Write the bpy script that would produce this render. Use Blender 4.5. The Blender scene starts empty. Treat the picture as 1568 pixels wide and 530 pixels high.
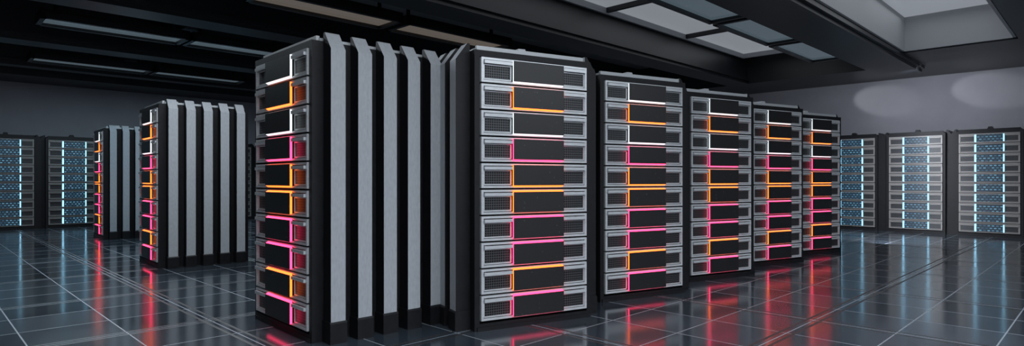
import bpy, bmesh, math, random
from mathutils import Vector
random.seed(3)
S=2.2            # rack height in metres; all layout numbers below are in rack heights
CAMH=0.54
W,D=0.505,0.52
scene=bpy.context.scene
scene.view_settings.view_transform='Standard'

# ---------------------------------------------------------------- materials
def mat(name,base=(.5,.5,.5),rough=.5,metal=0.0,em=None,es=0.0,spec=.5):
    m=bpy.data.materials.new(name); m.use_nodes=True
    b=m.node_tree.nodes['Principled BSDF']
    b.inputs['Base Color'].default_value=(*base,1)
    b.inputs['Roughness'].default_value=rough
    b.inputs['Metallic'].default_value=metal
    b.inputs['Specular IOR Level'].default_value=spec
    if em:
        b.inputs['Emission Color'].default_value=(*em,1)
        b.inputs['Emission Strength'].default_value=es
    return m
def N(m,t,**k):
    n=m.node_tree.nodes.new(t)
    for a,v in k.items(): setattr(n,a,v)
    return n
def L(m,a,b): m.node_tree.links.new(a,b)
def bsdf(m): return m.node_tree.nodes['Principled BSDF']
def math_(m,op,a,b=None,c=None):
    n=N(m,'ShaderNodeMath',operation=op)
    for i,v in enumerate((a,b,c)):
        if v is None: continue
        if isinstance(v,(int,float)): n.inputs[i].default_value=v
        else: L(m,v,n.inputs[i])
    return n.outputs[0]
def noisy(m,scale,c0,c1,r0=None,r1=None,bump=0,detail=6,stretch=(1,1,1)):
    tc=N(m,'ShaderNodeTexCoord'); mp=N(m,'ShaderNodeMapping'); mp.inputs['Scale'].default_value=stretch
    L(m,tc.outputs['Object'],mp.inputs[0])
    no=N(m,'ShaderNodeTexNoise'); no.inputs['Scale'].default_value=scale; no.inputs['Detail'].default_value=detail
    L(m,mp.outputs[0],no.inputs['Vector'])
    cr=N(m,'ShaderNodeValToRGB'); cr.color_ramp.elements[0].position=.3; cr.color_ramp.elements[1].position=.7
    cr.color_ramp.elements[0].color=(*c0,1); cr.color_ramp.elements[1].color=(*c1,1)
    L(m,no.outputs['Fac'],cr.inputs[0]); L(m,cr.outputs[0],bsdf(m).inputs['Base Color'])
    if r0 is not None:
        mr=N(m,'ShaderNodeMapRange'); mr.inputs[3].default_value=r0; mr.inputs[4].default_value=r1
        L(m,no.outputs['Fac'],mr.inputs[0]); L(m,mr.outputs[0],bsdf(m).inputs['Roughness'])
    if bump:
        bp=N(m,'ShaderNodeBump'); bp.inputs['Strength'].default_value=bump; bp.inputs['Distance'].default_value=.01
        L(m,no.outputs['Fac'],bp.inputs['Height']); L(m,bp.outputs[0],bsdf(m).inputs['Normal'])
    return m

M_black=noisy(mat('black_powder_coat',rough=.45,spec=.3),30,(.004,.004,.005),(.008,.008,.010),.42,.55,.05)
M_fin=noisy(mat('pale_fin_panel',rough=.6),60,(.31,.33,.355),(.37,.39,.415),.5,.7,.35,stretch=(1,1,.35))
M_silver=noisy(mat('brushed_silver',metal=.3),20,(.50,.52,.54),(.64,.66,.68),.24,.36,0,stretch=(1,1,14))
M_dark=mat('dark_inner',(.010,.010,.012),.5)
M_roof=mat('rack_roof_grey',(.5,.52,.54),.45,.2)
M_mesh=mat('perforated_grille',rough=.4,metal=.4)
tc=N(M_mesh,'ShaderNodeTexCoord'); sx=N(M_mesh,'ShaderNodeSeparateXYZ'); L(M_mesh,tc.outputs['Object'],sx.inputs[0])
k=2*math.pi/0.040
v=math_(M_mesh,'MULTIPLY',math_(M_mesh,'COSINE',math_(M_mesh,'MULTIPLY',sx.outputs[0],k)),math_(M_mesh,'COSINE',math_(M_mesh,'MULTIPLY',sx.outputs[2],k)))
v=math_(M_mesh,'GREATER_THAN',math_(M_mesh,'ABSOLUTE',v),.36)
mx=N(M_mesh,'ShaderNodeMix',data_type='RGBA'); mx.inputs[6].default_value=(.075,.078,.083,1); mx.inputs[7].default_value=(.002,.002,.003,1)
L(M_mesh,v,mx.inputs[0]); L(M_mesh,mx.outputs[2],bsdf(M_mesh).inputs['Base Color'])
M_scr=mat('display_panel',(.012,.011,.012),.4)
tc=N(M_scr,'ShaderNodeTexCoord'); vo=N(M_scr,'ShaderNodeTexVoronoi'); vo.inputs['Scale'].default_value=42
L(M_scr,tc.outputs['Object'],vo.inputs['Vector'])
d=math_(M_scr,'LESS_THAN',vo.outputs['Distance'],.10)
sc=N(M_scr,'ShaderNodeSeparateColor'); L(M_scr,vo.outputs['Color'],sc.inputs[0])
d=math_(M_scr,'MULTIPLY',d,math_(M_scr,'GREATER_THAN',sc.outputs[0],.78))
bsdf(M_scr).inputs['Emission Color'].default_value=(.8,.75,.75,1)
L(M_scr,math_(M_scr,'MULTIPLY',d,.2),bsdf(M_scr).inputs['Emission Strength'])
M_or=mat('led_orange',(.1,.05,.02),.5,em=(4.0,.56,.06),es=1.0)
M_pk=mat('led_pink',(.1,.02,.05),.5,em=(5.0,.17,.60),es=1.0)
M_wh=mat('led_white',(.6,.6,.6),.5,em=(1.0,1.1,1.15),es=.95)
M_bl=mat('blue_display',(.01,.02,.03),.4)
tc=N(M_bl,'ShaderNodeTexCoord'); sx=N(M_bl,'ShaderNodeSeparateXYZ'); L(M_bl,tc.outputs['Object'],sx.inputs[0])
cb=N(M_bl,'ShaderNodeCombineXYZ'); L(M_bl,sx.outputs[0],cb.inputs[0]); L(M_bl,sx.outputs[2],cb.inputs[1])
br=N(M_bl,'ShaderNodeTexBrick'); L(M_bl,cb.outputs[0],br.inputs['Vector'])
br.inputs['Scale'].default_value=1; br.inputs['Brick Width'].default_value=.07; br.inputs['Row Height'].default_value=.05
br.inputs['Mortar Size'].default_value=.016; br.inputs['Color1'].default_value=(.14,.34,.50,1); br.inputs['Color2'].default_value=(.02,.06,.11,1); br.inputs['Mortar'].default_value=(.005,.015,.025,1)
L(M_bl,br.outputs['Color'],bsdf(M_bl).inputs['Emission Color']); bsdf(M_bl).inputs['Emission Strength'].default_value=1.0
M_ble=mat('blue_led_edge',(.02,.1,.2),.5,em=(.45,.95,1.3),es=1.5)
M_bfr=mat('weathered_frame',(.24,.23,.22),.45,.3)

# ---------------------------------------------------------------- mesh helpers
def box(bm,x0,x1,y0,y1,z0,z1,mi=0,taper=None):
    c=[(x0,y0,z0),(x1,y0,z0),(x1,y1,z0),(x0,y1,z0),(x0,y0,z1),(x1,y0,z1),(x1,y1,z1),(x0,y1,z1)]
    vs=[bm.verts.new([a*S for a in p]) for p in c]
    fs=[]
    for f in ((0,3,2,1),(4,5,6,7),(0,1,5,4),(1,2,6,5),(2,3,7,6),(3,0,4,7)):
        fa=bm.faces.new([vs[i] for i in f]); fa.material_index=mi; fs.append(fa)
    return fs,vs
def prism(bm,prof,y0,y1,mi):
    a=[bm.verts.new((x*S,y0*S,z*S)) for x,z in prof]; b=[bm.verts.new((x*S,y1*S,z*S)) for x,z in prof]
    n=len(prof); out=[]
    out.append(bm.faces.new(a)); out.append(bm.faces.new(b[::-1]))
    for i in range(n):
        out.append(bm.faces.new((a[i],b[i],b[(i+1)%n],a[(i+1)%n])))
    for f in out: f.material_index=mi
    return out

PATTERN=['w','o','w','p','o','o','p','p','o','p']
def rack_mesh(name,blue=False):
    me=bpy.data.meshes.new(name)
    mats=[M_black,M_fin,M_bfr if blue else M_silver,M_dark,M_mesh,M_bl if blue else M_scr,M_or,M_pk,M_wh,M_ble,M_roof]
    for m in mats: me.materials.append(m)
    bm=bmesh.new()
    # carcass and front frame members
    box(bm,0,W,.016,D,.0,1.0,0)
    st=.020
    box(bm,0,st,-.004,.016,0,1,0); box(bm,W-st,W,-.004,.016,0,1,0)
    box(bm,st,W-st,-.004,.016,.978,1,0); box(bm,st,W-st,-.004,.016,0,.026,0)
    box(bm,.01,W-.01,-.008,.01,.0,.014,0)
    # lid, front rail and cable boss
    box(bm,.02,W-.02,.03,D-.02,1.0,1.014,0 if blue else 10)
    box(bm,.02,W-.02,.02,.032,1.0,1.020,0 if blue else 10)
    prism(bm,[(W/2-.03,1.012),(W/2+.03,1.012),(W/2+.014,1.046),(W/2-.014,1.046)],.10,.16,0 if blue else 10)
    # side fins with chamfered heads and black plinths
    for side in (0,1):
        for i in range(5):
            y0=.036+.0985*i; y1=y0+.052; P=.055
            sgn=1 if side else -1; x0=W if side else 0
            X=lambda t:x0+sgn*t
            prof=[(X(0),.072),(X(P),.072),(X(P),.968),(X(.010),1.028),(X(0),1.028)]
            fs=prism(bm,prof,y0,y1,0 if blue else 1)
            fs[0].material_index=0; fs[1].material_index=0
            prof=[(X(0),0),(X(P+.004),0),(X(P+.004),.066),(X(P),.072),(X(0),.072)]
            prism(bm,prof,y0-.004,y1+.004,0)
    # ten server modules
    z_top=.975; pitch=.0945; mh=.0880
    for i in range(10):
        z1=z_top-i*pitch; z0=z1-mh
        xa,xb=st+.004,W-st-.004
        ca,cb_=.150,.366
        t=.0078
        box(bm,xa,xb,.004,.015,z0,z1,3)
        for (a,b,cc,d) in ((xa,xb,z1-t,z1),(xa,xb,z0,z0+t),(xa,xa+.009,z0+t,z1-t),(xb-.009,xb,z0+t,z1-t)):
            box(bm,a,b,-.010,.006,cc,d,2)
        for (a,b) in ((xa+.008,ca-.002),(cb_+.002,xb-.008)):
            gz0,gz1=z0+.013,z1-.026
            box(bm,a+.004,b-.002,-.002,.006,gz0,gz1,4)
            box(bm,a+.002,b-.001,-.006,.004,gz0-.003,gz0+.0015,2)
            box(bm,a+.002,b-.001,-.006,.004,gz1-.001,gz1+.003,2)
            box(bm,a+.001,a+.006,-.006,.004,gz0-.003,gz1+.003,2)
            box(bm,b-.005,b,-.006,.004,gz0-.003,gz1+.003,2)
            box(bm,a+.002,b-.001,-.018,-.011,z1-.022,z1-.011,2)
            box(bm,a+.002,a+.012,-.011,.006,z1-.022,z1-.011,2)
            box(bm,b-.011,b-.001,-.011,.006,z1-.022,z1-.011,2)
        c0,c1=z0+.0055,z1-.0055
        if blue:
            box(bm,ca,cb_,-.014,.006,c0+.006,c1-.006,5)
            box(bm,ca-.003,ca+.010,-.016,.006,c0+.004,c1-.004,9)
            box(bm,cb_-.006,cb_+.003,-.016,.006,c0+.004,c1-.004,9)
        else:
            mi={'w':8,'o':6,'p':7}[PATTERN[i]]
            box(bm,ca+.001,cb_-.001,-.012,.006,c0,c1,5)
            fs,vs=box(bm,ca,cb_,-.020,-.0115,c0,c1,mi)
            dz=.0044*S
            if i<5:
                for vtx in (vs[2],vs[3]): vtx.co.z-=dz*.6
                for vtx in (vs[0],vs[1]): vtx.co.z+=dz*.6
            else:
                for vtx in (vs[6],vs[7]): vtx.co.z+=dz*.6
                for vtx in (vs[4],vs[5]): vtx.co.z-=dz*.6
            box(bm,ca-.0004,cb_+.0004,-.0222,-.0196,c0+(.003 if i<5 else -.0005),c1-(.003 if i>=5 else -.0005),5)
    bmesh.ops.recalc_face_normals(bm,faces=bm.faces)
    bm.to_mesh(me); bm.free()
    return me
me_led=rack_mesh('rack_led_mesh'); me_blue=rack_mesh('rack_blue_mesh',True)
def rack(me,x,y,ang):
    o=bpy.data.objects.new('server_rack',me); scene.collection.objects.link(o)
    o.location=(x*S,y*S,0.0); o.rotation_euler=(0,0,math.radians(ang))
    return o
def edge_left(xr,yr,ang):
    a=math.radians(ang); return xr-W*math.cos(a),yr-W*math.sin(a)
for xr,yr in ((-.654,1.985),(-2.13,3.65),(-3.66,5.42)):
    x,y=edge_left(xr,yr,-47.2); rack(me_led,x,y,-47.2)
for x,y in ((-.134,2.136),(.384,2.645),(.914,3.16),(1.455,3.70),(2.0,4.246)):
    rack(me_led,x,y,29)
c=math.sqrt(.5)
for kx in range(-3,4):
    x=-5.134+c*.583*kx; y=6.65+c*.583*kx
    rack(me_blue,x,y,45)
for kx in range(-1,6):
    x=3.9+c*.588*kx; y=6.29-c*.588*kx
    rack(me_blue,x,y,-45)

# ---------------------------------------------------------------- room, in axes turned 45 degrees (p,q)
R45=math.radians(45)
def obj(name,bm,mats,rot=R45):
    me=bpy.data.meshes.new(name)
    bmesh.ops.recalc_face_normals(bm,faces=bm.faces)
    bm.to_mesh(me); bm.free()
    for m in mats: me.materials.append(m)
    o=bpy.data.objects.new(name,me); o.rotation_euler=(0,0,rot); scene.collection.objects.link(o); return o
def boxobj(name,boxes,mats):
    bm=bmesh.new()
    for b in boxes: box(bm,*b[:6],b[6] if len(b)>6 else 0)
    return obj(name,bm,mats)
P0,P1,Q0,Q1=-4.0,7.83,-4.0,8.95
ZC=2.0; ZB=1.66
M_floor=mat('glossy_floor_tiles',rough=.15,spec=.9)
bsdf(M_floor).inputs['IOR'].default_value=1.85
m=M_floor; tc=N(m,'ShaderNodeTexCoord'); sx=N(m,'ShaderNodeSeparateXYZ'); L(m,tc.outputs['Object'],sx.inputs[0])
T=.60
def line(coord,period,half,off=0.0):
    a=math_(m,'ADD',coord,off+1000*period)
    a=math_(m,'MODULO',a,period); a=math_(m,'ABSOLUTE',math_(m,'SUBTRACT',a,period/2))
    return math_(m,'GREATER_THAN',a,period/2-half)
thin=math_(m,'MAXIMUM',line(sx.outputs[0],T,.005),line(sx.outputs[1],T,.005))
dbl=math_(m,'MAXIMUM',line(sx.outputs[0],T*3,.012,.05),line(sx.outputs[0],T*3,.012,-.05))
dbl=math_(m,'MAXIMUM',dbl,math_(m,'MAXIMUM',line(sx.outputs[1],T*3,.012,.05),line(sx.outputs[1],T*3,.012,-.05)))
fx=math_(m,'FLOOR',math_(m,'DIVIDE',sx.outputs[0],T)); fy=math_(m,'FLOOR',math_(m,'DIVIDE',sx.outputs[1],T))
cb=N(m,'ShaderNodeCombineXYZ'); L(m,fx,cb.inputs[0]); L(m,fy,cb.inputs[1])
wn=N(m,'ShaderNodeTexWhiteNoise',noise_dimensions='3D'); L(m,cb.outputs[0],wn.inputs['Vector'])
no=N(m,'ShaderNodeTexNoise'); no.inputs['Scale'].default_value=1.6; no.inputs['Detail'].default_value=8; L(m,tc.outputs['Object'],no.inputs['Vector'])
mixv=math_(m,'ADD',math_(m,'MULTIPLY',wn.outputs['Value'],.5),math_(m,'MULTIPLY',no.outputs['Fac'],.7))
cr=N(m,'ShaderNodeValToRGB'); cr.color_ramp.elements[0].position=.2; cr.color_ramp.elements[0].color=(.019,.026,.034,1); cr.color_ramp.elements[1].color=(.046,.060,.076,1)
L(m,mixv,cr.inputs[0])
m1=N(m,'ShaderNodeMix',data_type='RGBA'); L(m,thin,m1.inputs[0]); L(m,cr.outputs[0],m1.inputs[6]); m1.inputs[7].default_value=(.26,.29,.33,1)
m2=N(m,'ShaderNodeMix',data_type='RGBA'); L(m,dbl,m2.inputs[0]); L(m,m1.outputs[2],m2.inputs[6]); m2.inputs[7].default_value=(.004,.004,.005,1)
L(m,m2.outputs[2],bsdf(m).inputs['Base Color'])
mr=N(m,'ShaderNodeMapRange'); mr.inputs[1].default_value=.2; mr.inputs[2].default_value=1.1; mr.inputs[3].default_value=.09; mr.inputs[4].default_value=.19
L(m,mixv,mr.inputs[0])
rr=math_(m,'ADD',mr.outputs[0],math_(m,'MULTIPLY',math_(m,'MAXIMUM',thin,dbl),.3)); L(m,rr,bsdf(m).inputs['Roughness'])
bp=N(m,'ShaderNodeBump'); bp.inputs['Strength'].default_value=.25; bp.inputs['Distance'].default_value=.004
L(m,math_(m,'SUBTRACT',1.0,math_(m,'MAXIMUM',thin,dbl)),bp.inputs['Height']); L(m,bp.outputs[0],bsdf(m).inputs['Normal'])
boxobj('floor',[(P0,P1,Q0,Q1,-.05,0)],[M_floor])
M_wall=noisy(mat('plaster_wall',rough=.7),1.2,(.27,.265,.295),(.33,.325,.355),.6,.8,.1)
boxobj('wall_right',[(P1,P1+.08,Q0,Q1+.08,-.05,ZC+.3)],[M_wall])
boxobj('wall_left',[(P0,P1,Q1,Q1+.08,-.05,ZC+.3)],[M_wall])
boxobj('wall_rear',[(P0-.08,P0,Q0,Q1,-.05,ZC+.3)],[M_wall])
boxobj('wall_side',[(P0,P1,Q0-.08,Q0,-.05,ZC+.3)],[M_wall])
M_ceil=noisy(mat('ceiling_paint',rough=.6),2,(.14,.147,.16),(.18,.187,.20))
M_beam=mat('beam_black',(.012,.013,.016),.4)
M_white=mat('skylight_reveal',(.40,.41,.43),.6)
M_sky=mat('skylight_glass',(.3,.32,.35),.2,em=(.80,.86,.95),es=.24)
boxobj('ceiling',[(P0,P1,Q0,Q1,ZC+.02,ZC+.1)],[M_ceil])
boxobj('trim_1',[(6.95,P1,Q0,Q1,ZB,ZC+.02)],[M_beam])
boxobj('trim_2',[(P0,6.95,8.3,Q1,ZB,ZC+.02)],[M_beam])
def beam(q0,q1,z,zt=ZC+.02,p0=P0,p1=6.95):
    return boxobj('ceiling_beam',[(p0,p1,q0,q1,z,zt),(p0,p1,q0-.025,q1+.025,z+.03,z+.06)],[M_beam])
beam(3.05,3.3,ZB); beam(4.55,4.8,ZB); beam(6.2,6.45,ZB); beam(7.6,7.75,ZB)
beam(1.36,1.72,ZB-.06,ZC+.02,P0,7.1)
for p in (-.6,1.6,3.9):
    boxobj('ceiling_beam',[(p,p+.12,4.8,8.3,ZB+.12,ZC+.02)],[M_beam])
def skylight(name,p0,p1,q0,q1,zb,zt,mull=2):
    t=.02; zt-=.03
    bx=[(p0,p1,q0,q0+t,zb,zt,0),(p0,p1,q1-t,q1,zb,zt,0),(p0,p0+t,q0,q1,zb,zt,0),(p1-t,p1,q0,q1,zb,zt,0),
        (p0,p1,q0,q1,zt,zt+.02,1)]
    for i in range(mull):
        pm=p0+(p1-p0)*(i+1)/(mull+1); bx.append((pm-.015,pm+.015,q0,q1,zt-.04,zt,2))
    boxobj(name,bx,[M_white,M_sky,M_beam])
skylight('window_1',1.2,6.24,.56,1.34,ZB+.01,ZC,3)
skylight('window_2',1.5,6.75,2.15,3.02,ZC-.08,ZC,3)
skylight('added_glow_panel',-3.0,4.5,-2.9,-.6,ZB+.01,ZC,5)  # unseen glowing panel added to go with the key light
boxobj('ceiling_beam',[(P0,6.95,.2,.55,ZB,ZC+.02),(6.25,6.95,.55,1.36,ZB,ZC+.02)],[M_beam])
boxobj('ceiling_beam',[(P0,6.95,-.58,-.3,ZB,ZC+.02)],[M_beam])
M_fr=mat('fixture_frame',(.012,.013,.015),.3)
M_fa=noisy(mat('fixture_glass_cool',rough=.15,em=(.38,.52,.62),es=.15),1.5,(.04,.05,.06),(.1,.12,.14))
M_fb=noisy(mat('fixture_glass_warm',rough=.15,em=(.5,.42,.36),es=.18),1.5,(.05,.045,.04),(.12,.1,.09))
def fixture(q0,q1,segs,z,g):
    bx=[]
    for a,b in segs:
        bx+= [(a,b,q0,q0+.03,z,z+.06,0),(a,b,q1-.03,q1,z,z+.06,0),(a,a+.03,q0,q1,z,z+.06,0),(b-.03,b,q0,q1,z,z+.06,0),
              (a+.03,b-.03,q0+.03,q1-.03,z+.02,z+.04,1),(a,b,q0,q1,z+.05,z+.07,0)]
        for pp in (a+.1,b-.1): bx.append((pp-.01,pp+.01,(q0+q1)/2-.01,(q0+q1)/2+.01,z+.07,ZC+.02,0))
    boxobj('ceiling_light_fixture',bx,[M_fr,g])
fixture(1.78,2.08,[(1.6,2.8),(2.85,4.1),(4.15,5.1),(5.15,6.15)],ZB,M_fa)
fixture(3.60,3.90,[(1.5,2.5),(2.55,3.6)],ZB,M_fb)
fixture(5.25,5.55,[(.65,1.6),(1.62,2.45)],ZB,M_fa)
fixture(7.05,7.35,[(.8,1.8),(1.82,2.75)],ZB,M_fa)

# ---------------------------------------------------------------- lights
def pq(p,q): return ((p-q)*c*S,(p+q)*c*S)
def area(name,p,q,z,sx_,sy_,e,col,target=None,spread=180):
    l=bpy.data.lights.new(name,'AREA'); l.shape='RECTANGLE'; l.size=sx_*S; l.size_y=sy_*S; l.energy=e; l.color=col; l.spread=math.radians(spread)
    o=bpy.data.objects.new(name,l); scene.collection.objects.link(o); x,y=pq(p,q); o.location=(x,y,z*S)
    if target:
        tx,ty=pq(target[0],target[1]); d=Vector((tx,ty,target[2]*S))-o.location
        o.rotation_euler=d.to_track_quat('-Z','Y').to_euler()
    else: o.rotation_euler=(0,0,R45)
    return o
def spot(p,q,z,t,e,ang,col=(.92,.95,1)):
    l=bpy.data.lights.new('wall_streak_spot','SPOT'); l.energy=e; l.spot_size=math.radians(ang); l.spot_blend=.5; l.color=col; l.shadow_soft_size=0  # added spots imitate skylight streaks on the right wall
    o=bpy.data.objects.new('wall_streak_spot',l); scene.collection.objects.link(o); x,y=pq(p,q); o.location=(x,y,z*S)
    tx,ty=pq(t[0],t[1]); d=Vector((tx,ty,t[2]*S))-o.location; o.rotation_euler=d.to_track_quat('-Z','Y').to_euler()
area('skylight_and_fill_lamp',.8,-1.75,1.94,6,2.0,1350,(.84,.92,1))  # added key light out of view, brightens rack fronts and fins
area('skylight_and_fill_lamp',.75,.85,1.62,.8,.5,60,(.9,.95,1))  # added fill above the frame, lifts rack tops and upper fronts
area('skylight_and_fill_lamp',3.8,.95,1.94,4.6,.7,30,(.9,.95,1))
area('skylight_and_fill_lamp',4.1,2.58,1.93,4.8,.6,26,(.9,.95,1))
area('fixture_and_fill_lamp',1.5,5.4,1.64,2,.3,100,(.65,.86,1))
area('fixture_and_fill_lamp',1.8,7.2,1.64,2,.3,100,(.65,.86,1))
area('fixture_and_fill_lamp',1.0,3.2,1.62,1.2,.3,110,(.85,.93,1))  # added fill for the fin tops, no fixture hangs here
area('fixture_and_fill_lamp',5.0,6.0,1.9,2,1,160,(.8,.88,1))  # added fill without a fixture, brightens the rear racks
area('wall_fill',6.9,1.4,1.64,.15,4,170,(.85,.9,1),(P1,1.4,1.0))  # added fill that brightens the right wall, no real fitting
spot(7.1,3.0,1.64,(P1,1.9,1.44),130,17)
spot(7.1,2.1,1.64,(P1,.95,1.46),130,17)
w=bpy.data.worlds.new('world'); scene.world=w; w.use_nodes=True
w.node_tree.nodes['Background'].inputs[0].default_value=(.05,.06,.08,1); w.node_tree.nodes['Background'].inputs[1].default_value=.3

# ---------------------------------------------------------------- camera
cam=bpy.data.cameras.new('camera'); cam.sensor_width=36; cam.lens=925/1568*36; cam.shift_y=.0062; cam.clip_start=.05
co=bpy.data.objects.new('camera',cam); scene.collection.objects.link(co)
co.location=(0,0,CAMH*S); co.rotation_euler=(math.radians(90),0,0)
scene.camera=co
